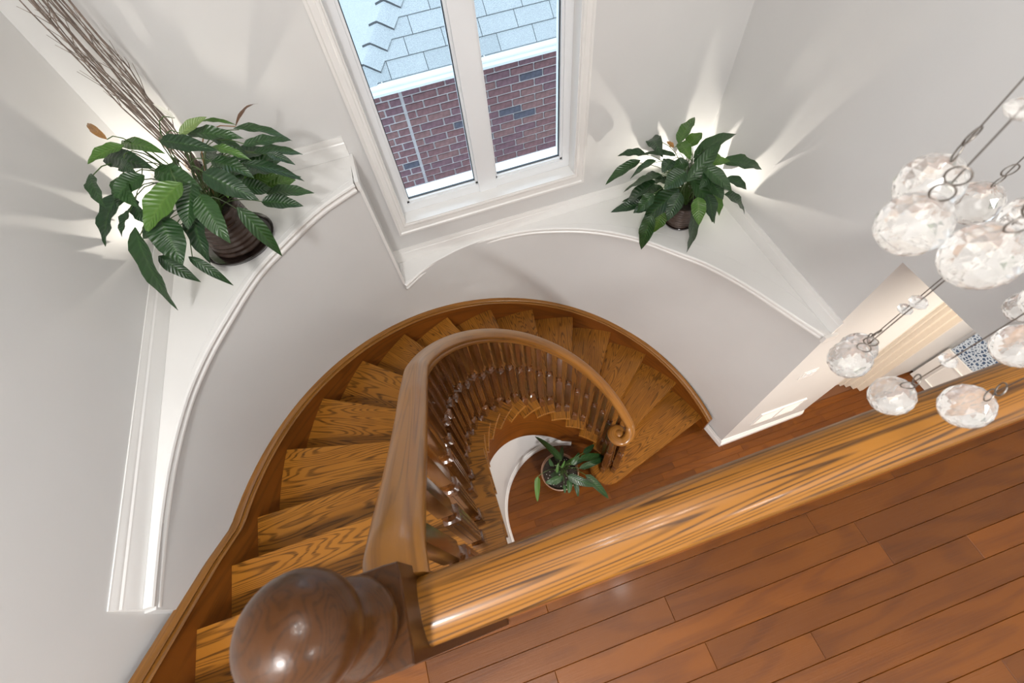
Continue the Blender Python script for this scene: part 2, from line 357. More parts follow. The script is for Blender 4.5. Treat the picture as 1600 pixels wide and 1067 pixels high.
# return-air grille and switch plate on the hall wall
vg = empty('return_air_grille', (2.42, .762, .34), label='white return-air grille low on the hall wall above the baseboard', category='vent')
boxpart('backing', plain('vent_dark', (.35, .33, .30), .7), vg, 2.215, 2.625, .766, .769, .35, .585)
for b in ((2.20, 2.64, .335, .352), (2.20, 2.64, .583, .60), (2.20, 2.216, .352, .583), (2.624, 2.64, .352, .583), (2.412, 2.428, .352, .583)): boxpart('frame_bar', TRIM, vg, b[0], b[1], .755, .77, b[2], b[3])
for k in range(9):
    z = .365+k*.0245
    for x0, x1 in ((2.216, 2.412), (2.428, 2.624)): MB().hexa([(x0, .757, z), (x1, .757, z), (x1, .768, z+.008), (x0, .768, z+.008)], [(x0, .757, z+.004), (x1, .757, z+.004), (x1, .768, z+.012), (x0, .768, z+.012)]).build('slat', TRIM, vg)
sw = empty('switch_plate', (2.235, .769, 1.30), label='white double light switch plate on the hall wall', category='light switch')
boxpart('plate', TRIM, sw, 2.178, 2.292, .763, .77, 1.30, 1.415)
for x in (2.205, 2.25): boxpart('rocker', VINYL, sw, x, x+.03, .758, .764, 1.325, 1.39)
# ------------------------------------------------------------------ staircase
st = empty('staircase', (SX-1.2, SY, 0), label='curved stained-oak staircase winding down along the rounded white wall', category='staircase')
RT = .493                                   # inner end of the treads (over the string)
def ray_pts(u, r0, r1, n=1): return [plan(u, r0+(r1-r0)*i/n) for i in range(n+1)]
def shifted(u, r, d):
    """point of nose line u at radius r moved d up the stair (against the direction of descent)"""
    a = plan(u, .6); b = plan(u, 1.5); t = (b-a).normalized(); up_ = Vector((-t.y, t.x)) if u <= 13.5 else Vector((0, -1))
    return plan(u, r)+up_*d
for i in range(1, 16):
    ua, ub = i, i+1
    ang = theta(min(i+.5, U180)); er = Vector((math.cos(ang), math.sin(ang))); et = Vector((-er.y, er.x)); ox, oy = rnd.uniform(0, 3), rnd.uniform(0, 3)
    gf = lambda x, y, z, er=er, et=et, ox=ox, oy=oy: ((Vector((x-SX, y-SY)).dot(er))+ox, Vector((x-SX, y-SY)).dot(et)+oy, z)
    arc_in = [plan(u, RT) for u in rng(ua, ub, 4)]; arc_out = [plan(u, RO+.004) for u in rng(ua, ub, 5)]
    # reach under the next riser
    back_in, back_out = shifted(ub, RT, .035), shifted(ub, RO+.004, .035)
    s = MB(); zt = H*i; th = .027
    poly = [plan(ua, RO+.004)]+arc_out[1:]+[back_out, back_in]+list(reversed(arc_in))
    poly = [(p.x, p.y) for p in poly]
    if i == 1:
        v = Vector((.868, .885)); rad = .165
        a0 = plan(1, RO+.004)
        # front edge of the starting step, then the rounded end around the scroll
        d = (plan(1, .56)-a0).normalized(); foot = a0+d*(v-a0).dot(d); nrm = Vector((foot-v)).normalized() if (foot-v).length > 1e-3 else Vector((-d.y, d.x))
        cir = [v+Vector((math.cos(q), math.sin(q)))*rad for q in rng(R(300), R(30), 18)]
        poly = [(p.x, p.y) for p in [a0]+arc_out[1:]+[back_out, back_in]+list(reversed(cir))][:]
        poly = [(p.x, p.y) for p in [a0]+arc_out[1:]+[back_out, shifted(2, .60, .035)]]+[(p.x, p.y) for p in [v+Vector((math.cos(q), math.sin(q)))*rad for q in rng(R(85), R(290), 18)]]
    n = len(poly); c = .004
    cx, cy = sum(p[0] for p in poly)/n, sum(p[1] for p in poly)/n
    def inset(p, k): q = Vector((cx-p[0], cy-p[1])).normalized(); return (p[0]+q.x*k, p[1]+q.y*k)
    rings = [([inset(p, .004) for p in poly], zt-th), (poly, zt-th+.005), (poly, zt-.005), ([inset(p, .004) for p in poly], zt)]
    for ring, z in rings:
        for p in ring: s.vert((p[0], p[1], z), gf(p[0], p[1], z))
    s.f.append(tuple(reversed(range(n)))); s.f.append(tuple(3*n+k for k in range(n)))
    for q in range(3):
        for k in range(n): s.f.append((q*n+k, q*n+(k+1) % n, (q+1)*n+(k+1) % n, (q+1)*n+k))
    s.build('tread', OAK, st)
    a, b = shifted(ua, RIN+.002, .028), shifted(ua, RO+.004, .028); e, f = shifted(ua, RIN+.002, .046), shifted(ua, RO+.004, .046)
    if i == 1: a, e = shifted(1, .50, .028), shifted(1, .50, .046)
    MB().hexa([(a.x, a.y, H*(i-1)), (b.x, b.y, H*(i-1)), (f.x, f.y, H*(i-1)), (e.x, e.y, H*(i-1))], [(a.x, a.y, zt-th), (b.x, b.y, zt-th), (f.x, f.y, zt-th), (e.x, e.y, zt-th)], gf).build('riser', OAK_STRING, st)
cyl = MB()
for z in (0, H-.027):
    for q in rng(0, 2*math.pi, 28)[:-1]: cyl.vert((.868+.137*math.cos(q), .885+.137*math.sin(q), z), (q*.14, z, 0))
for k in range(28): cyl.f.append((k, (k+1) % 28, 28+(k+1) % 28, 28+k))
cyl.build('bullnose_riser', OAK_STRING, st, smooth=True)
# wall stringer with its cap
us = rng(.80, 16.35, 110)
def stringer_top(u): return max(.125, znose(u)+.085)
s = MB(); prev = None; d = 0
for k, u in enumerate(us):
    p = plan(u, RO); q = plan(u, 1.560); zt, zb = stringer_top(u), max(0, znose(u)-.30)
    if prev is not None: d += (p-prev).length
    prev = p
    for w, (x, z) in enumerate(((p, zb), (p, zt), (q, zt), (q, zb))): s.vert((x.x, x.y, z), (d*1.3, z-znose(u), 0))
for k in range(len(us)-1):
    for j in range(4): s.f.append((k*4+j, k*4+(j+1) % 4, k*4+4+(j+1) % 4, k*4+4+j))
s.f.append((3, 2, 1, 0)); e = (len(us)-1)*4; s.f.append((e, e+1, e+2, e+3))
ws = s.build('wall_stringer', OAK_STRING, st, smooth=30)
cap = [(-.006, 0), (.022, 0), (.026, .006), (.022, .012), (.014, .014), (.018, .022), (.012, .030), (.002, .034), (-.006, .034)]
path = [(plan(u, 1.556).x, plan(u, 1.556).y, stringer_top(u)) for u in us]
MB().sweep(list(reversed(path)), [(a*1.35, b*1.25) for a, b in cap]).build('stringer_cap', OAK_STAIRRAIL, ws, smooth=30)
# inner string: a curved oak face under the tread ends
us = rng(4.6, 16.0, 90)
def string_bot(u):
    deg = math.degrees(theta(min(u, U180))); return max(0, znose(u)-(.90-.15*min(1, max(0, (deg-68)/87))))
s = MB(); d = 0; prev = None
for k, u in enumerate(us):
    p = plan(u, RIN); q = plan(u, RIN+.03)
    if prev is not None: d += (p-prev).length
    prev = p; zt = znose(u)-.20
    zt = H*math.floor(u+1e-6)-.03
    for (x, z) in ((p, string_bot(u)), (p, zt), (q, zt), (q, string_bot(u))): s.vert((x.x, x.y, z), (d, z-znose(u), 0))
for k in range(len(us)-1):
    for j in range(4): s.f.append((k*4+j, k*4+(j+1) % 4, k*4+4+(j+1) % 4, k*4+4+j))
s.build('inner_string', OAK_STRING, st, smooth=30)
us = rng(.95, 4.65, 24); s = MB(); d = 0
for k, u in enumerate(us):
    p = plan(u, RIN); q = plan(u, RIN+.03); zt = H*math.floor(u+1e-6)-.03
    if k: d += (p-plan(us[k-1], RIN)).length
    for (x, z) in ((p, 0), (p, max(.0, zt)), (q, max(0, zt)), (q, 0)): s.vert((x.x, x.y, z), (d, z, 0))
for k in range(len(us)-1):
    for j in range(4): s.f.append((k*4+j, k*4+(j+1) % 4, k*4+4+(j+1) % 4, k*4+4+j))
s.build('inner_string', OAK_STRING, st, smooth=30)
# round white wall below the string
wi = struct('wall_inner')
us = rng(4.2, 16.0, 80); s = MB()
for u in us:
    p = plan(u, RIN+.006); s.vert((p.x, p.y, 0)); s.vert((p.x, p.y, string_bot(u)+.02))
p = plan(16, RIN+.006); s.vert((p.x, -1.6, 0)); s.vert((p.x, -1.6, 2.68))
for k in range(len(us)): s.f.append((2*k, 2*k+2, 2*k+3, 2*k+1))
s.build('round_face', PAINT, wi, smooth=True)
path = [plan(u, RIN+.006) for u in rng(4.75, 15.9, 70)]
MB().sweep([(p.x, p.y, 0) for p in path], [(-a, b) for a, b in BB]).build('baseboard_round', TRIM, wi, smooth=30)

# ------------------------------------------------------------------ balustrades
RAIL = [(-.020, 0), (.020, 0), (.023, .010), (.020, .018), (.026, .024), (.0335, .031), (.034, .040), (.030, .049), (.022, .056), (.010, .060), (-.010, .060), (-.022, .056), (-.030, .049), (-.034, .040), (-.0335, .031), (-.026, .024), (-.020, .018), (-.023, .010)]
def baluster_mesh(h):
    b = .0215; t0, t1 = h*.40, h*.73
    rings = [(0, b, 1), (h*.10, b, 1), (h*.115, b*.98, 1), (h*.125, b*.72, 0), (h*.14, b*.98, 0), (h*.15, b*.70, 0), (h*.165, b*.62, 0), (h*.194, b*.66, .2), (h*.20, b, 1), (h*.204, b, 1),
             (h*.60, b, 1), (h*.611, b, 1), (h*.615, b*.70, .1), (h*.64, b*.98, 0), (h*.652, b*.68, 0), (h*.668, b*.62, 0), (h*.685, b*.80, .6), (h*.70, b*.86, 1), (h, b*.74, 1)]
    s = MB().loft((0, 0, 0), rings, 16)
    for sx, sy in ((1, 0), (-1, 0), (0, 1), (0, -1)):          # raised reeds on the middle block
        for o in (-.007, .007):
            x, y = sx*b*1.0+abs(sy)*o, sy*b*1.0+abs(sx)*o
            hx, hy = (.0018, .0035) if sx else (.0035, .0018)
            s.box(x-hx, x+hx, y-hy, y+hy, h*.225, h*.575, along=2)
    return s
sb = empty('stair_balustrade', (SX-.6, SY, 0), label='oak handrail with turned balusters curving down to a scroll end', category='railing')
RB = .582; RAILH = .79
def rail_s(u): return min(1, max(0, (u-14.3)/1.7))**1.6          # easing up to the newel
def rail_z(u): return znose(u)+RAILH+.072*rail_s(u)
def rail_xy(u): p = plan(u, RB); return Vector((p.x+.014*rail_s(u), p.y))
us = rng(16.03, 1.95, 120)
path = [(*rail_xy(u), rail_z(u)) for u in us]
path = [(path[0][0], .066, path[0][2]+.003)]+path
VC = (.866, .893); p0 = Vector(path[-1]); a0 = math.atan2(p0.y-VC[1], p0.x-VC[0]); r0 = math.hypot(p0.y-VC[1], p0.x-VC[0])
scl = [1]*len(path); zv = 1.045
for k in range(1, 45):
    t = k/44; a = a0-R(400)*t; r = r0+(.024-r0)*t**1.05
    path.append((VC[0]+r*math.cos(a), VC[1]+r*math.sin(a), p0.z+(zv-p0.z)*min(1, t*3.2)**.6 if p0.z > zv else p0.z)); scl.append(1-.12*t)
hr = MB().sweep(path, [(a*1.10, b) for a, b in RAIL], perp=True, scale=scl).build('handrail', OAK_STAIRRAIL, sb, smooth=50)
z_end = path[-1][2]
MB().loft((VC[0], VC[1], z_end), [(0, .030, 0), (.004, .034, 0), (.03, .038, 0), (.046, .034, 0), (.054, .024, 0), (.058, .008, 0)], 20).build('scroll_eye', OAK_STAIRRAIL, sb, smooth=50)
for i in range(1, 16):
    for fr in (.22, .72):
        u = i+fr
        if u < 1.9: continue
        p = rail_xy(u); z0 = H*i; h = rail_z(u)+.004-z0
        t = plan(u+.05, RB)-plan(u-.05, RB)
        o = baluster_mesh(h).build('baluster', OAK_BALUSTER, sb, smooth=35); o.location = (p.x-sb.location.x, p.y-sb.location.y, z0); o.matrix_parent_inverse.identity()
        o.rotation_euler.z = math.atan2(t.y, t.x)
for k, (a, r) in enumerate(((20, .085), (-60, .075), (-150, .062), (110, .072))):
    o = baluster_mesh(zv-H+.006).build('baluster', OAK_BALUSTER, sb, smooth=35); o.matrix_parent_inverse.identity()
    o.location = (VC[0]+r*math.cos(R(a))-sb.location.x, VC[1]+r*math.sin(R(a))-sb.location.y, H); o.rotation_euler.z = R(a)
nw = MB().loft((VC[0], VC[1], H), [(0, .036, 1), (.16, .036, 1), (.175, .034, .8), (.185, .024, 0), (.21, .034, 0), (.235, .026, 0), (.30, .031, 0), (.45, .024, 0), (.62, .019, 0), (.66, .030, 0), (.68, .022, 0), (.70, .030, 1), (zv-H+.004, .030, 1)], 24).build('starting_newel', OAK_BALUSTER, sb, smooth=35)

lb = empty('landing_balustrade', (.9, .0385, ZU), label='golden oak guard rail along the upper landing with a ball-topped newel post', category='railing')
GZ = 3.866-.060
MB().sweep([(-.134, .0385, GZ), (.35, .0385, GZ), (.9, .0385, GZ), (1.45, .0385, GZ), (XR, .0385, GZ)], RAIL, perp=False).build('handrail', OAK_RAIL, lb, smooth=50)
bm = baluster_mesh(GZ-ZU-.012+.003).mesh('baluster', OAK_BALUSTER, 35)
boxpart('shoe_rail', OAK_STRING, lb, -.134, XR, .008, .062, ZU, ZU+.014)
for k in range(18):
    o = link('baluster', bm, lb); o.matrix_parent_inverse.identity(); o.location = (-.03+k*.112-.9, 0, .012)
NX, NY = -.178, .040
rings = [(0, .045, 1), (3.914-ZU, .045, 1), (3.917-ZU, .0435, 1)]
npost = MB().loft((NX, NY, ZU), rings, 32).build('newel_post', OAK_NEWEL, lb)
rings = [(3.914, .034, 0), (3.922, .036, 0), (3.928, .0405, 0), (3.938, .0425, 0), (3.948, .0405, 0), (3.956, .034, 0), (3.966, .030, 0), (3.976, .028, 0), (3.988, .027, 0)]
MB().loft((NX, NY, 0), rings, 28).build('neck_turning', OAK_NEWEL, npost, smooth=50)
rb_ = .0432; zb_ = 4.030
rings = [(zb_-rb_*math.cos(q), max(.001, rb_*math.sin(q)), 0) for q in rng(R(28), R(179), 18)]
MB().loft((NX, NY, 0), rings, 36).build('ball_finial', OAK_NEWEL, npost, smooth=True)

# ------------------------------------------------------------------ plants
LEAF_T = []
def leaf_mat(name, a, b, vein, rough=.32):
    m, nt, N, L, bs = mat(name)
    at = N.new('ShaderNodeAttribute'); at.attribute_name = 'g'; sp = N.new('ShaderNodeSeparateXYZ'); L.new(at.outputs['Vector'], sp.inputs[0])
    ab = N.new('ShaderNodeMath'); ab.operation = 'ABSOLUTE'; L.new(sp.outputs[1], ab.inputs[0])
    k1 = N.new('ShaderNodeMath'); k1.operation = 'MULTIPLY'; k1.inputs[1].default_value = 75; L.new(sp.outputs[0], k1.inputs[0])
    k2 = N.new('ShaderNodeMath'); k2.operation = 'MULTIPLY_ADD'; k2.inputs[1].default_value = -22; L.new(ab.outputs[0], k2.inputs[0]); L.new(k1.outputs[0], k2.inputs[2])
    sn = N.new('ShaderNodeMath'); sn.operation = 'SINE'; L.new(k2.outputs[0], sn.inputs[0])
    r = N.new('ShaderNodeValToRGB'); r.color_ramp.elements[0].position = .0; r.color_ramp.elements[0].color = (.5, .5, .5, 1); r.color_ramp.elements[1].position = .09; r.color_ramp.elements[1].color = (0, 0, 0, 1); L.new(ab.outputs[0], r.inputs[0])
    oi = N.new('ShaderNodeObjectInfo'); mx = N.new('ShaderNodeMix'); mx.data_type = 'RGBA'; mx.inputs[6].default_value = (*a, 1); mx.inputs[7].default_value = (*b, 1); L.new(oi.outputs['Random'], mx.inputs[0])
    m2 = N.new('ShaderNodeMix'); m2.data_type = 'RGBA'; m2.inputs[7].default_value = (*vein, 1); L.new(r.outputs[0], m2.inputs[0]); L.new(mx.outputs[2], m2.inputs[6]); L.new(m2.outputs[2], bs.inputs['Base Color'])
    bp = N.new('ShaderNodeBump'); bp.inputs['Strength'].default_value = .35; bp.inputs['Distance'].default_value = .003; L.new(sn.outputs[0], bp.inputs['Height']); L.new(bp.outputs[0], bs.inputs['Normal'])
    bs.inputs['Roughness'].default_value = rough
    return m
LEAFS = [leaf_mat('leaf_dark', (.013, .042, .014), (.026, .074, .018), (.05, .12, .03)), leaf_mat('leaf_bright', (.04, .115, .014), (.075, .165, .022), (.12, .22, .045)), leaf_mat('leaf_pale', (.12, .20, .05), (.17, .25, .08), (.25, .33, .12)),
         leaf_mat('leaf_spathe', (.70, .70, .60), (.75, .74, .66), (.6, .62, .45)), leaf_mat('leaf_withered', (.35, .16, .04), (.42, .22, .06), (.25, .12, .04)), leaf_mat('leaf_brown', (.10, .045, .018), (.14, .06, .02), (.08, .03, .01))]
STEM = plain('stem_green', (.07, .13, .03), .45); SOIL = plain('soil', (.028, .020, .014), .95, noise=.5, nscale=90, bump=.8)
def leaf(b, t, w, axis, k, parent, strap=False):
    b, t = Vector(b), Vector(t)
    if not strap and k < 3: dv = t-b; b, t, w = b-dv*.10, t+dv*.06, w*1.18
    elif strap: w *= 1.05
    ln = (t-b).length; seg = 11
    out = Vector(((b.x+t.x)/2-axis[0], (b.y+t.y)/2-axis[1], 0)); out = out.normalized() if out.length > .02 else Vector((0, -1, 0))
    nrm = (Vector((0, 0, 1))*.9+out*.35+Vector((rnd.uniform(-.3, .3), rnd.uniform(-.45, .1), 0))).normalized()
    ctl = (b+t)/2+nrm*ln*rnd.uniform(.10, .24)
    s = MB(); vs = (-1, -.55, 0, .55, 1); ph = rnd.uniform(0, 6); wv = 0 if strap else rnd.uniform(.08, .26)
    for i in range(seg+1):
        q = i/seg; c = b*(1-q)**2+ctl*2*q*(1-q)+t*q*q; d = ((ctl-b)*(1-q)+(t-ctl)*q).normalized()
        side = d.cross(nrm).normalized(); n2 = side.cross(d)
        hw = (w/2)*(max(0, math.sin(math.pi*q**.72))**.9 if not strap else max(0, math.sin(math.pi*min(1, q**.55)))**.6)
        if i == 0: hw = w*.03
        if i == seg: hw = .0004
        for v in vs:
            lift = abs(v)**1.3*hw*.28+math.sin(q*17+ph+v*1.3)*hw*wv*abs(v)
            s.vert(c+side*hw*v+n2*lift, (q*1.0, v*.5, 0))
    m = len(vs)
    for i in range(seg):
        for j in range(m-1): s.f.append((i*m+j, i*m+j+1, (i+1)*m+j+1, (i+1)*m+j))
    return s.build('leaf', LEAFS[k], parent, smooth=180)
def bez(a, c, b, n=7): return [Vector(a)*(1-q)**2+Vector(c)*2*q*(1-q)+Vector(b)*q*q for q in rng(0, 1, n)]
def fillers(c, rad, n, wmin, wmax, lmin, lmax, lim):
    out = []
    for i in range(n):
        a = rnd.uniform(-.3, 3.44); e = rnd.uniform(.05, 1.2); d = Vector((math.cos(a)*math.cos(e), math.sin(a)*math.cos(e), math.sin(e)*.8)); s_ = rnd.uniform(.35, .72)
        b = Vector(c)+Vector((d.x*rad[0], d.y*rad[1], d.z*rad[2]))*s_; t = b+(Vector((d.x, d.y, -.25)).normalized())*rnd.uniform(lmin, lmax)
        b.x = min(max(b.x, lim[0]), lim[1]); t.x = min(max(t.x, lim[0]), lim[1]); b.y = min(b.y, lim[2]); t.y = min(t.y, lim[2])
        out.append((*b, *t, rnd.uniform(wmin, wmax), 0 if rnd.random() < .75 else 1))
    return out
def plant(name, loc, pot, data, label, strap=False, stem_r=.0028):
    root = empty(name, loc, label=label, category='potted plant')
    soil_z = pot(root, loc)
    for (bx, by, bz, tx_, ty_, tz, w, k) in data:
        lf = leaf((bx, by, bz), (tx_, ty_, tz), w, loc, int(k), root, strap)
        a0 = rnd.uniform(0, 6.28); r_ = rnd.uniform(.01, .035); f = (loc[0]+r_*math.cos(a0), loc[1]+r_*math.sin(a0), soil_z-.01)
        c = (f[0]*.65+bx*.35, f[1]*.65+by*.35, max(bz, soil_z)+.06*rnd.random()+.02)
        st_ = MB().tube(bez(f, c, (bx, by, bz)), stem_r, 5, stem_r*.6).build('stem', LEAFS[4] if k == 5 else STEM, root, smooth=True)
    return root
POT, nt, N_, L_, b_ = mat('glazed_brown'); b_.inputs['Roughness'].default_value = .22
tcg = N_.new('ShaderNodeTexCoord'); ng = N_.new('ShaderNodeTexNoise'); ng.inputs['Scale'].default_value = 9; ng.inputs['Detail'].default_value = 5; L_.new(tcg.outputs['Object'], ng.inputs['Vector'])
rg = N_.new('ShaderNodeValToRGB'); rg.color_ramp.elements[0].position = .35; rg.color_ramp.elements[0].color = (.030, .015, .010, 1); rg.color_ramp.elements[1].position = .72; rg.color_ramp.elements[1].color = (.12, .085, .07, 1); L_.new(ng.outputs[0], rg.inputs[0]); L_.new(rg.outputs[0], b_.inputs['Base Color'])
DARKGL = plain('dark_glaze', (.018, .011, .009), .18)
def ribbed_pot(r0, r1, h, sr, ribs):
    def f(root, loc):
        x, y, z = loc
        prof = []
        for k in range(ribs*4+1):
            q = k/(ribs*4); r = r0+(r1-r0)*q; prof.append((.016+q*(h-.016), r+(.0045 if k % 4 in (1, 2) else 0), 0))
        MB().loft((x, y, z), prof+[(h, r1-.008, 0), (h-.03, r1-.010, 0)], 40).build('pot', POT, root, smooth=50)
        if sr: MB().loft((x, y, z), [(0, sr-.018, 0), (.004, sr-.010, 0), (.022, sr, 0), (.026, sr-.002, 0), (.022, sr-.008, 0), (.010, sr-.016, 0)], 40).build('saucer', DARKGL, root, smooth=50)
        MB().loft((x, y, z), [(h-.028, r1-.012, 0), (h-.022, r1-.013, 0)], 24).build('soil', SOIL, root)
        return z+h-.02
    return f
LEAVES_TALL=[(-0.679,1.627,3.566,-0.59,1.647,3.586,0.032,2),
(-0.671,1.671,3.535,-0.524,1.632,3.501,0.044,0),
(-0.636,1.705,3.491,-0.54,1.627,3.449,0.038,0),
(-0.74,1.629,3.555,-0.595,1.558,3.526,0.046,0),
(-0.545,1.731,3.478,-0.403,1.723,3.397,0.036,0),
(-0.509,1.604,3.49,-0.384,1.628,3.453,0.036,0),
(-0.5,1.63,3.439,-0.377,1.655,3.375,0.036,0),
(-0.551,1.617,3.41,-0.416,1.624,3.292,0.04,0),
(-0.466,1.612,3.432,-0.398,1.578,3.393,0.028,0),
(-0.634,1.589,3.466,-0.538,1.536,3.415,0.054,0),
(-0.643,1.499,3.487,-0.53,1.425,3.407,0.064,0),
(-0.626,1.512,3.431,-0.618,1.455,3.419,0.031,1),
(-0.916,1.753,3.514,-0.771,1.626,3.522,0.041,1),
(-0.88,1.654,3.561,-0.974,1.609,3.56,0.041,1),
(-0.965,1.702,3.512,-0.807,1.568,3.519,0.061,0),
(-0.993,1.586,3.529,-0.953,1.456,3.502,0.038,0),
(-0.851,1.56,3.501,-0.941,1.51,3.488,0.057,0),
(-0.986,1.595,3.434,-1.12,1.543,3.311,0.059,0),
(-0.921,1.477,3.449,-0.963,1.414,3.417,0.037,0),
(-0.915,1.531,3.442,-0.889,1.449,3.409,0.041,0),
(-0.735,1.475,3.489,-0.86,1.375,3.437,0.078,1),
(-0.718,1.504,3.455,-0.769,1.399,3.389,0.064,0),
(-0.814,1.601,3.48,-0.7,1.511,3.439,0.064,0),
(-0.693,1.46,3.436,-0.671,1.358,3.327,0.067,0),
(-0.754,1.464,3.384,-0.787,1.377,3.251,0.059,0),
(-0.827,1.413,3.428,-0.828,1.317,3.328,0.085,0),
(-0.946,1.452,3.372,-1.05,1.417,3.05,0.064,0),
(-0.961,1.464,3.25,-0.903,1.424,3.138,0.044,0),
(-0.824,1.371,3.285,-0.764,1.331,3.163,0.031,0),
(-0.621,1.474,3.34,-0.586,1.432,3.146,0.051,0),
(-0.875,1.572,3.551,-0.822,1.501,3.556,0.036,0),
(-0.932,1.582,3.498,-0.882,1.467,3.466,0.052,0),
(-0.926,1.609,3.466,-0.976,1.541,3.438,0.044,0),
(-0.606,1.599,3.51,-0.512,1.542,3.473,0.028,1),
(-0.636,1.757,3.521,-0.542,1.712,3.508,0.014,1),
(-0.693,1.694,3.587,-0.732,1.72,3.631,0.018,3),
(-0.951,1.752,3.546,-1.042,1.897,3.543,0.026,4),
(-0.562,1.774,3.469,-0.504,1.998,3.414,0.013,5)]
LEAVES_RIBBED=[(1.508,1.918,2.693,1.68,2.07,2.696,0.069,1),
(1.556,1.888,2.669,1.638,1.919,2.705,0.076,1),
(1.584,1.831,2.633,1.872,1.911,2.63,0.08,0),
(1.467,1.702,2.613,1.673,1.791,2.719,0.071,0),
(1.707,1.734,2.619,1.95,1.698,2.52,0.071,0),
(1.545,1.695,2.664,1.633,1.545,2.596,0.067,0),
(1.678,1.638,2.585,1.778,1.582,2.525,0.054,0),
(1.689,1.608,2.484,1.853,1.582,2.31,0.067,0),
(1.563,1.635,2.604,1.597,1.542,2.555,0.068,0),
(1.497,1.71,2.584,1.581,1.524,2.402,0.086,0),
(1.498,1.899,2.692,1.474,1.753,2.702,0.062,1),
(1.487,2.159,2.552,1.405,1.91,2.631,0.074,0),
(1.428,2.141,2.482,1.287,2.196,2.473,0.051,0),
(1.445,1.873,2.647,1.353,2.053,2.552,0.041,0),
(1.387,2.129,2.439,1.188,2.126,2.34,0.062,0),
(1.359,1.913,2.602,1.252,1.952,2.494,0.057,0),
(1.362,1.848,2.55,1.286,2.053,2.298,0.053,0),
(1.357,1.873,2.474,1.268,1.991,2.229,0.094,0),
(1.451,1.742,2.624,1.341,1.724,2.564,0.093,0),
(1.413,1.715,2.521,1.288,1.786,2.27,0.1,0),
(1.296,1.769,2.495,1.225,1.774,2.389,0.067,0),
(1.308,1.74,2.338,1.277,1.719,2.103,0.078,0),
(1.362,1.723,2.376,1.346,1.733,2.213,0.076,1),
(1.407,1.669,2.541,1.335,1.618,2.423,0.074,0),
(1.477,1.608,2.455,1.532,1.59,2.103,0.075,0),
(1.476,1.591,2.548,1.462,1.503,2.446,0.069,1),
(1.546,1.601,2.534,1.558,1.511,2.424,0.064,0),
(1.61,1.622,2.514,1.624,1.546,2.419,0.055,1),
(1.591,1.784,2.685,1.636,1.707,2.694,0.038,1),
(1.605,1.754,2.636,1.712,1.714,2.64,0.042,1),
(1.416,1.837,2.65,1.345,1.791,2.628,0.063,0),
(1.579,1.78,2.662,1.488,1.682,2.626,0.077,0),
(1.371,1.969,2.467,1.378,1.82,2.547,0.041,0),
(1.597,1.692,2.649,1.488,1.619,2.606,0.065,0),
(1.504,1.802,2.626,1.408,1.833,2.607,0.061,0),
(1.463,1.904,2.677,1.437,1.948,2.695,0.027,4)]
LEAVES_FLOOR=[(0.444,0.966,0.599,0.31,1.281,0.475,0.057,0),
(0.597,0.947,0.526,0.858,0.943,0.32,0.06,0),
(0.572,0.881,0.487,0.873,0.931,0.321,0.051,0),
(0.447,0.84,0.562,0.654,0.707,0.437,0.073,0),
(0.606,0.817,0.462,0.747,0.604,0.254,0.069,0),
(0.382,0.84,0.578,0.249,0.844,0.575,0.063,0),
(0.449,0.81,0.531,0.41,0.714,0.505,0.048,0),
(0.499,0.799,0.478,0.483,0.68,0.404,0.041,0),
(0.211,0.928,0.514,0.143,0.754,0.413,0.048,1),
(0.513,0.921,0.535,0.621,1.001,0.521,0.047,0),
(0.647,0.981,0.539,0.787,1.044,0.438,0.048,0),
(0.359,0.956,0.558,0.354,1.024,0.581,0.034,0),
(0.319,0.894,0.503,0.406,0.9,0.548,0.039,0),
(0.393,0.784,0.537,0.375,0.721,0.531,0.03,0),
(0.422,0.924,0.545,0.473,0.967,0.571,0.025,1),
(0.368,0.887,0.588,0.406,0.951,0.629,0.024,1),
(0.409,0.857,0.549,0.325,0.806,0.545,0.036,0)]

plant('peace_lily', (-.86, 1.83, Z1), ribbed_pot(.118, .098, .21, .165, 8), LEAVES_TALL+fillers((-.80, 1.76, 3.12), (.42, .42, .38), 26, .05, .075, .11, .17, (-1.12, 0, 2.18)), 'large peace lily in a ribbed brown pot with saucer, beside the tall twigs')
plant('peace_lily', (1.635, 1.873, Z2), ribbed_pot(.095, .115, .19, .112, 8), LEAVES_RIBBED+fillers((1.57, 1.84, 2.25), (.36, .36, .38), 22, .055, .085, .13, .20, (0, 1.95, 2.18)), 'smaller peace lily in a striped dark pot on the low ledge, beside the window')
TERRA = plain('taupe_ceramic', (.30, .17, .11), .4, noise=.15, nscale=8)
def wide_pot(root, loc):
    x, y, z = loc
    MB().loft((x, y, z), [(0, .115, 0), (.02, .125, 0), (.20, .160, 0), (.235, .166, 0), (.25, .172, 0), (.262, .172, 0), (.265, .165, 0), (.255, .158, 0), (.225, .155, 0)], 40).build('pot', TERRA, root, smooth=50)
    s = MB().loft((x, y, z), [(.215, .154, 0), (.228, .155, 0), (.232, .09, 0)], 28).build('soil', SOIL, root)
    pm = MB().loft((0, 0, 0), [(0, .002, 0), (.003, .0045, 0), (.006, .002, 0)], 6).mesh('pebble', plain('pebble', (.55, .52, .48), .8))
    for k in range(40):
        a, r = rnd.uniform(0, 6.28), .145*math.sqrt(rnd.random()); o = link('pebble', pm, root); o.matrix_parent_inverse.identity(); o.location = (r*math.cos(a), r*math.sin(a), .231 if r < .1 else .228)
    return z+.235
plant('floor_plant', (.43, .965, 0), wide_pot, LEAVES_FLOOR+fillers((.43, .965, .25), (.22, .22, .25), 4, .03, .045, .15, .22, (-9, 9, 9)), 'strap-leaved green plant in a wide round pot on the lower floor inside the stair', strap=True, stem_r=.004)
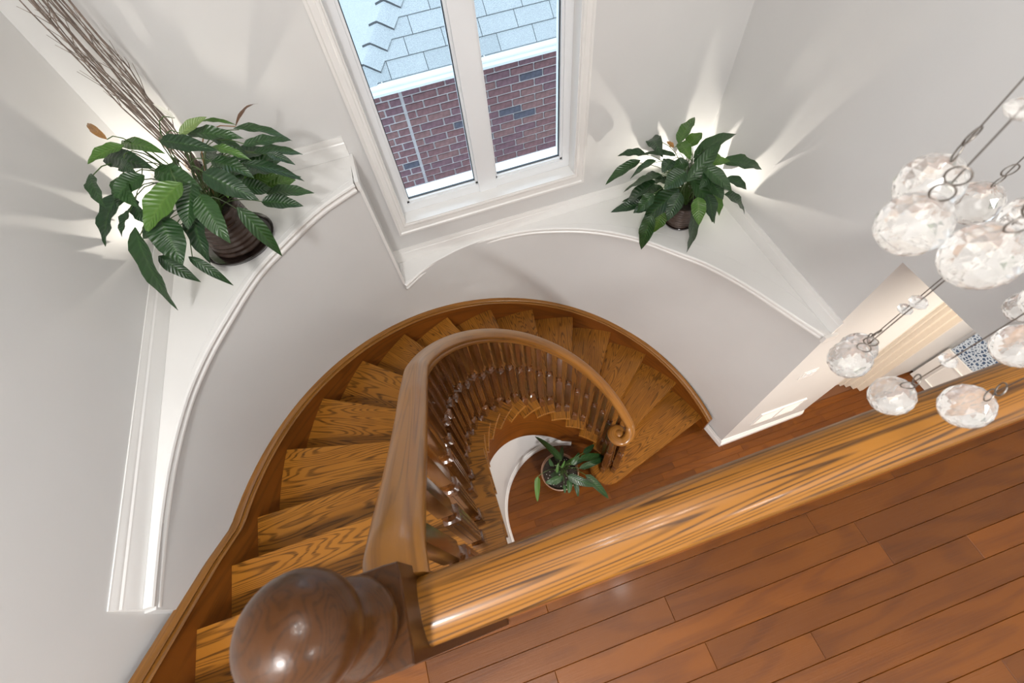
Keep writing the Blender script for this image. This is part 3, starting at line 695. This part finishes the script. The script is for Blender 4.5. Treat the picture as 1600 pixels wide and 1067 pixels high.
# bare twigs in a vase in the corner
tw = empty('twig_arrangement', (-.93, 2.12, Z1), label='tall bundle of bare grey twigs standing in the corner behind the peace lily', category='twigs')
MB().loft((-.93, 2.12, Z1), [(0, .045, 0), (.01, .052, 0), (.10, .058, 0), (.18, .035, 0), (.22, .030, 0), (.23, .034, 0), (.225, .026, 0), (.10, .03, 0)], 24).build('vase', DARKGL, tw, smooth=50)
TWIG = plain('twig_bark', (.23, .18, .15), .8, noise=.35, nscale=60)
for k in range(20):
    a = 2*math.pi*k/20+rnd.uniform(-.2, .2); sp_ = rnd.uniform(.02, .115); hh = rnd.uniform(1.0, 1.5)
    b = Vector((-.93, 2.12, Z1+.04)); t = b+Vector((sp_*math.cos(a)-.05, min(.10, sp_*math.sin(a)), hh)); pts = []
    for q in rng(0, 1, 9):
        p = b.lerp(t, q)+Vector((rnd.uniform(-1, 1), rnd.uniform(-1, 1), 0))*.010*(q > 0); p += Vector((math.cos(a), math.sin(a), 0))*.022*math.sin(math.pi*min(1, q*1.2)); p.y = min(p.y, YW-.02); pts.append(p)
    s = MB().tube(pts, .0034, 5, .0014)
    for q in range(4):
        i = rnd.randrange(3, 9); p = pts[i]; dv = Vector((rnd.uniform(-1, 1), rnd.uniform(-1, .4), 1.6)).normalized()*rnd.uniform(.06, .16); e_ = p+dv; e_.y = min(e_.y, YW-.02); s.tube([p, p+dv*.5+Vector((.004, 0, 0)), e_], .0018, 4, .0009)
    s.build('twig', TWIG, tw, smooth=True)
# small uplights behind the plants
BLACK = plain('black_metal', (.03, .03, .03), .4)
def uplight(loc, energy, label):
    u = empty('uplight', loc, label=label, category='lamp', group='uplights on the ledges')
    x, y, z = loc
    MB().loft((x, y, z), [(0, .035, 0), (.01, .036, 0), (.07, .036, 0), (.072, .033, 0), (.04, .031, 0)], 20).build('can', BLACK, u, smooth=50)
    l = light('bulb', 'POINT', (0, 0, .058), energy, (1.0, .92, .80), .006, parent=u)
uplight((-1.00, 2.03, Z1), 11, 'small black uplight tucked in the corner behind the large peace lily')
uplight((1.74, 2.00, Z2), 15, 'small black uplight behind the peace lily on the low ledge')
# ------------------------------------------------------------------ crystal chandelier
CRYS, nt, N_, L_, b_ = mat('crystal'); b_.inputs['Transmission Weight'].default_value = .84; b_.inputs['Roughness'].default_value = .06; b_.inputs['IOR'].default_value = 1.52; b_.inputs['Base Color'].default_value = (1, .985, .96, 1)
CHROME = plain('steel_wire', (.22, .20, .18), .4, metal=1)
ch = empty('chandelier', (.46, .12, ZC), label='crystal ball chandelier hanging on fine wires above the guard rail', category='chandelier')
MB().loft((.46, .14, ZC), [(-.10, .02, 0), (-.075, .30, 0), (-.07, .33, 0), (-.01, .33, 0), (0, .32, 0)], 40).build('canopy', CHROME, ch, smooth=40)
def facet_ball(r, n=14, m=8, flat=1.0):
    s = MB(); i0 = s.vert((0, 0, -r*flat))
    for k in range(1, m):
        q = math.pi*k/m
        for j in range(n):
            a = 2*math.pi*(j+.5*(k % 2))/n; s.vert((r*math.sin(q)*math.cos(a), r*math.sin(q)*math.sin(a), -r*flat*math.cos(q)))
    i1 = s.vert((0, 0, r*flat))
    for j in range(n): s.f.append((i0, 1+(j+1) % n, 1+j)); s.f.append((i1, 1+(m-2)*n+j, 1+(m-2)*n+(j+1) % n))
    for k in range(m-2):
        for j in range(n):
            a, b = 1+k*n+j, 1+k*n+(j+1) % n; c, d = 1+(k+1)*n+j, 1+(k+1)*n+(j+1) % n
            if k % 2 == 0: s.f.append((a, b, d)) or s.f.append((a, d, c))
            else: s.f.append((a, b, c)) or s.f.append((b, d, c))
    return s
ball_me = facet_ball(.0225).mesh('crystal_ball', CRYS); bead_me = facet_ball(.0085, 8, 4, .55).mesh('bead', CRYS)
def ring_mesh(r, w): 
    s = MB(); P = [(r*math.cos(q), 0, r*math.sin(q)) for q in rng(0, 2*math.pi, 16)]; return s.tube(P, w, 5)
ring_me = ring_mesh(.0065, .0007).mesh('link_ring', CHROME, 60)
STRANDS = [(0.436, 0.072, 3.898, 0.0), (0.454, 0.032, 3.944, 0.02), (0.417, 0.124, 3.907, 0.03), (0.496, 0.151, 3.837, 0.01), (0.321, 0.137, 4.149, 0.0), (0.339, 0.098, 4.149, 0.04), (0.371, 0.17, 4.141, 0.02), (0.541, 0.199, 4.036, 0.05), (0.523, 0.064, 3.971, 0.01), (0.501, 0.142, 4.079, 0.03), (0.582, 0.094, 3.979, 0.02), (0.786, 0.137, 3.802, 0)]
for (x, y, z, nb) in STRANDS:
    o = MB().tube([(x, y, z+.036), (x, y, ZC-.07)], .0006, 5).build('wire', CHROME, ch)
    b = link('crystal_ball', ball_me, ch); b.matrix_parent_inverse.identity(); b.location = Vector((x, y, z))-ch.location; b.rotation_euler = (rnd.uniform(-.2, .2), rnd.uniform(-.2, .2), rnd.uniform(0, 3))
    for k in range(2):
        g = link('link_ring', ring_me, ch); g.matrix_parent_inverse.identity(); g.location = Vector((x, y, z+.028+k*.013))-ch.location; g.rotation_euler.z = rnd.uniform(0, 3)+k*1.5
    for k in range(6):
        g = link('bead', bead_me, ch); g.matrix_parent_inverse.identity(); g.location = Vector((x, y, z+.085+k*.11+nb))-ch.location
for k in range(5):
    a = 2*math.pi*k/5; px, py = .46+.2*math.cos(a), .14+.2*math.sin(a)
    bu = MB().loft((px, py, ZC-.14), [(0, .004, 0), (.012, .018, 0), (.03, .022, 0), (.05, .016, 0), (.07, .012, 0)], 16).build('bulb', plain('bulb_glass', (.95, .93, .88), .3), ch, smooth=50)
    bu.visible_shadow = True
    light('bulb_light', 'POINT', (px-.46, py-.12, -.18), CH_W, NEUTRAL, .03, parent=ch)
# ------------------------------------------------------------------ unseen ceiling lamps: those over and under the landing are added fill
def flush(loc, energy, label, color=NEUTRAL):
    f = empty('unseen_ceiling_lamp', loc, label=label, category='lamp')
    MB().loft(loc, [(-.055, .05, 0), (-.05, .12, 0), (-.02, .17, 0), (0, .18, 0)], 32).build('shade', plain('opal', (.9, .9, .88), .4), f, smooth=60)
    light('lamp_light', 'AREA', (0, 0, -.07), energy, color, .34, parent=f)
flush((-.65, -1.2, ZC), LA_W, 'added round opal fill lamp over the landing beside the stair head')
flush((1.4, -1.8, ZC), LA_W*.3, 'added round opal fill lamp over the far end of the landing')
flush((3.1, -.5, 2.675), HA_W, 'round opal ceiling lamp in the lower hall', WARM)
flush((.5, -1.1, 2.675), FO_W, 'added round opal fill lamp under the landing', NEUTRAL)

# ------------------------------------------------------------------ the house next door
YB, YE, ZE = 4.70, 4.40, 2.12
ho = empty('neighbour_house', (1.0, YB, -.4), label='brick house next door with white gutter and pale shingle roof, seen through the window', category='house')
MORTAR = plain('mortar', (.52, .49, .49), .9, noise=.1, nscale=40, bump=.3)
boxpart('mortar_wall', MORTAR, ho, -2.2, 4.5, YB+.012, YB+.3, -.4, ZE)
BR = []
for nm, c in (('brick_red', (.19, .095, .098)), ('brick_plum', (.17, .09, .105)), ('brick_rust', (.215, .115, .11)), ('brick_blue', (.088, .088, .115))): BR.append(plain(nm, c, .85, noise=.28, nscale=22, bump=.5))
bl_, bh = .268, .0835
def brick_mesh(l, m):
    s = MB(); e = .004
    s.hexa([(e, 0, e), (l-.011-e, 0, e), (l-.011, .05, 0), (0, .05, 0)], [(e, 0, bh-.011-e), (l-.011-e, 0, bh-.011-e), (l-.011, .05, bh-.011), (0, .05, bh-.011)])
    return s.mesh('brick', m)
bm_ = {}
XS = .120
def brick(x, z, l, dy=0):
    m = rnd.choices((0, 1, 2, 3), (5, 4, 3, 1.6))[0]; key = (round(l, 3), m)
    if key not in bm_: bm_[key] = brick_mesh(l, BR[m])
    o = link('brick', bm_[key], ho); o.matrix_parent_inverse.identity(); o.location = Vector((x, YB+dy-rnd.uniform(0, .003), z))-ho.location
for k in range(16):
    z = 2.05-(k+1)*bh
    x = XS+.018
    first = (.20, .10)[k % 2]; brick(x, z, first); x += first
    while x < 2.15: brick(x, z, bl_); x += bl_
    x = XS; first = (.20, .13)[k % 2]
    x -= first; brick(x, z, first, .004)
    while x > -.75: x -= bl_*.8; brick(x, z, bl_*.8, .004)
PITCH = R(40); cp, sp2 = math.cos(PITCH), math.sin(PITCH)
SH = []
for nm, c in (('shingle_a', (.33, .36, .375)), ('shingle_b', (.345, .375, .39)), ('shingle_c', (.315, .345, .36))): SH.append(plain(nm, c, .95, noise=.28, nscale=170, bump=.5))
EDGE = plain('asphalt_edge_shadow', (.06, .065, .07), .9)  # dark asphalt edge that also paints in the shadow line between caps
def rp3(x, s, n=0): return (x, YE+.04+s*cp-n*sp2, ZE+.0+s*sp2+n*cp)
HX0 = -.245
def hipx(s): return HX0+s*cp*.96
dk = MB(); dk.hexa([rp3(hipx(0), 0, -.04), rp3(4.5, 0, -.04), rp3(4.5, 3, -.04), rp3(hipx(3), 3, -.04)], [rp3(hipx(0), 0, -.002), rp3(4.5, 0, -.002), rp3(4.5, 3, -.002), rp3(hipx(3), 3, -.002)]); dk.build('roof_deck', plain('roof_dark', (.10, .11, .12), .9), ho)
ex, tabw = .165, .36
for k in range(9):
    s0 = k*ex; x = -1.0+(.0, .18)[k % 2]+.05*math.sin(k*2.1)
    while x < 3.2:
        a, b = x+.003, x+tabw-.003; x += tabw
        a0_, a1_ = max(a, hipx(s0)), max(a, hipx(s0+ex)); 
        if b <= a0_+.01: continue
        b1_ = max(b, a1_+.001)
        lo, hi = .014, .006
        MB().hexa([rp3(a0_, s0, 0), rp3(b, s0, 0), rp3(b1_, s0+ex-.004, 0), rp3(a1_, s0+ex-.004, 0)], [rp3(a0_, s0, lo), rp3(b, s0, lo), rp3(b1_, s0+ex-.004, hi), rp3(a1_, s0+ex-.004, hi)]).build('shingle', SH[rnd.randrange(3)], ho)
# other slope beyond the hip, and the bent hip caps
def lp(y, s, n=0): return (HX0+s*cp-n*sp2-.0, y, ZE+s*sp2+n*cp)
d2_ = MB(); d2_.hexa([(HX0, YE+.04, ZE-.03), (HX0+3*cp*.96, YE+.04+3*cp, ZE+3*sp2-.03), (HX0+3*cp*.96, YE+6, ZE+3*sp2-.03), (HX0, YE+6, ZE-.03)], [(HX0, YE+.04, ZE), (HX0+3*cp*.96, YE+.04+3*cp, ZE+3*sp2), (HX0+3*cp*.96, YE+6, ZE+3*sp2), (HX0, YE+6, ZE)]); d2_.build('roof_slope', SH[1], ho)
hd = Vector((cp*.96, cp, sp2)); hl = hd.length; hd.normalize()
for k in range(10):
    s0 = k*.20; p = Vector((HX0, YE+.04, ZE))+hd*s0; q = p+hd*.26
    nl = Vector((-sp2, 0, cp)); nr = Vector((0, -sp2, cp)); lt = hd.cross(nl); lt = lt if lt.x < 0 else -lt; rt = hd.cross(nr); rt = rt if rt.x > 0 else -rt; up_ = Vector((0, 0, 1)); s = MB()
    rows = []
    for base_, lift in ((p, .042), (q, .016)):
        rows.append([base_+rt*.165+up_*(lift-.012), base_+rt*.05+up_*(lift-.010), base_+up_*(lift-.012), base_+lt*.05+up_*(lift-.010), base_+lt*.165+up_*(lift-.012)])
    for r_ in rows:
        for v in r_: s.vert(v)
    for j in range(4): s.f.append((j, j+1, 5+j+1, 5+j))
    low_ = [s.vert(v-up_*.022) for v in rows[0]]
    nf = len(s.f)
    for j in range(4): s.f.append((low_[j], low_[j+1], j+1, j))
    hc = s.build('hip_cap', SH[k % 2], ho, smooth=60); hc.data.materials.append(EDGE)
    for j in range(nf, nf+4): hc.data.polygons[j].material_index = 1
GUT = plain('gutter_white', (.80, .84, .86), .35)
MB().sweep([(-.45, YE-.04, ZE-.085), (4.5, YE-.04, ZE-.085)], [(-.09, 0), (.0, 0), (.012, .030), (.004, .055), (.016, .075), (.016, .092), (.008, .092), (.006, .080), (-.01, .06), (-.01, .012), (-.09, .012)]).build('gutter', GUT, ho, smooth=30)
boxpart('soffit', GUT, ho, -.45, 4.5, YE+.04, YB+.02, ZE-.095, ZE-.075)
boxpart('drip_edge', GUT, ho, -.45, 4.5, YE-.03, YE+.055, ZE-.014, ZE-.003)
for x in (-.02, 0.98, 2.0): boxpart('gutter_clip', GUT, ho, x, x+.008, YE-.05, YE+.03, ZE+.0, ZE+.010)
boxpart('ground_outside', plain('asphalt_blue', (.10, .16, .22), .9, noise=.3, nscale=3), None, -30, 30, 2.6, 40, -.6, -.4, kind='structure')
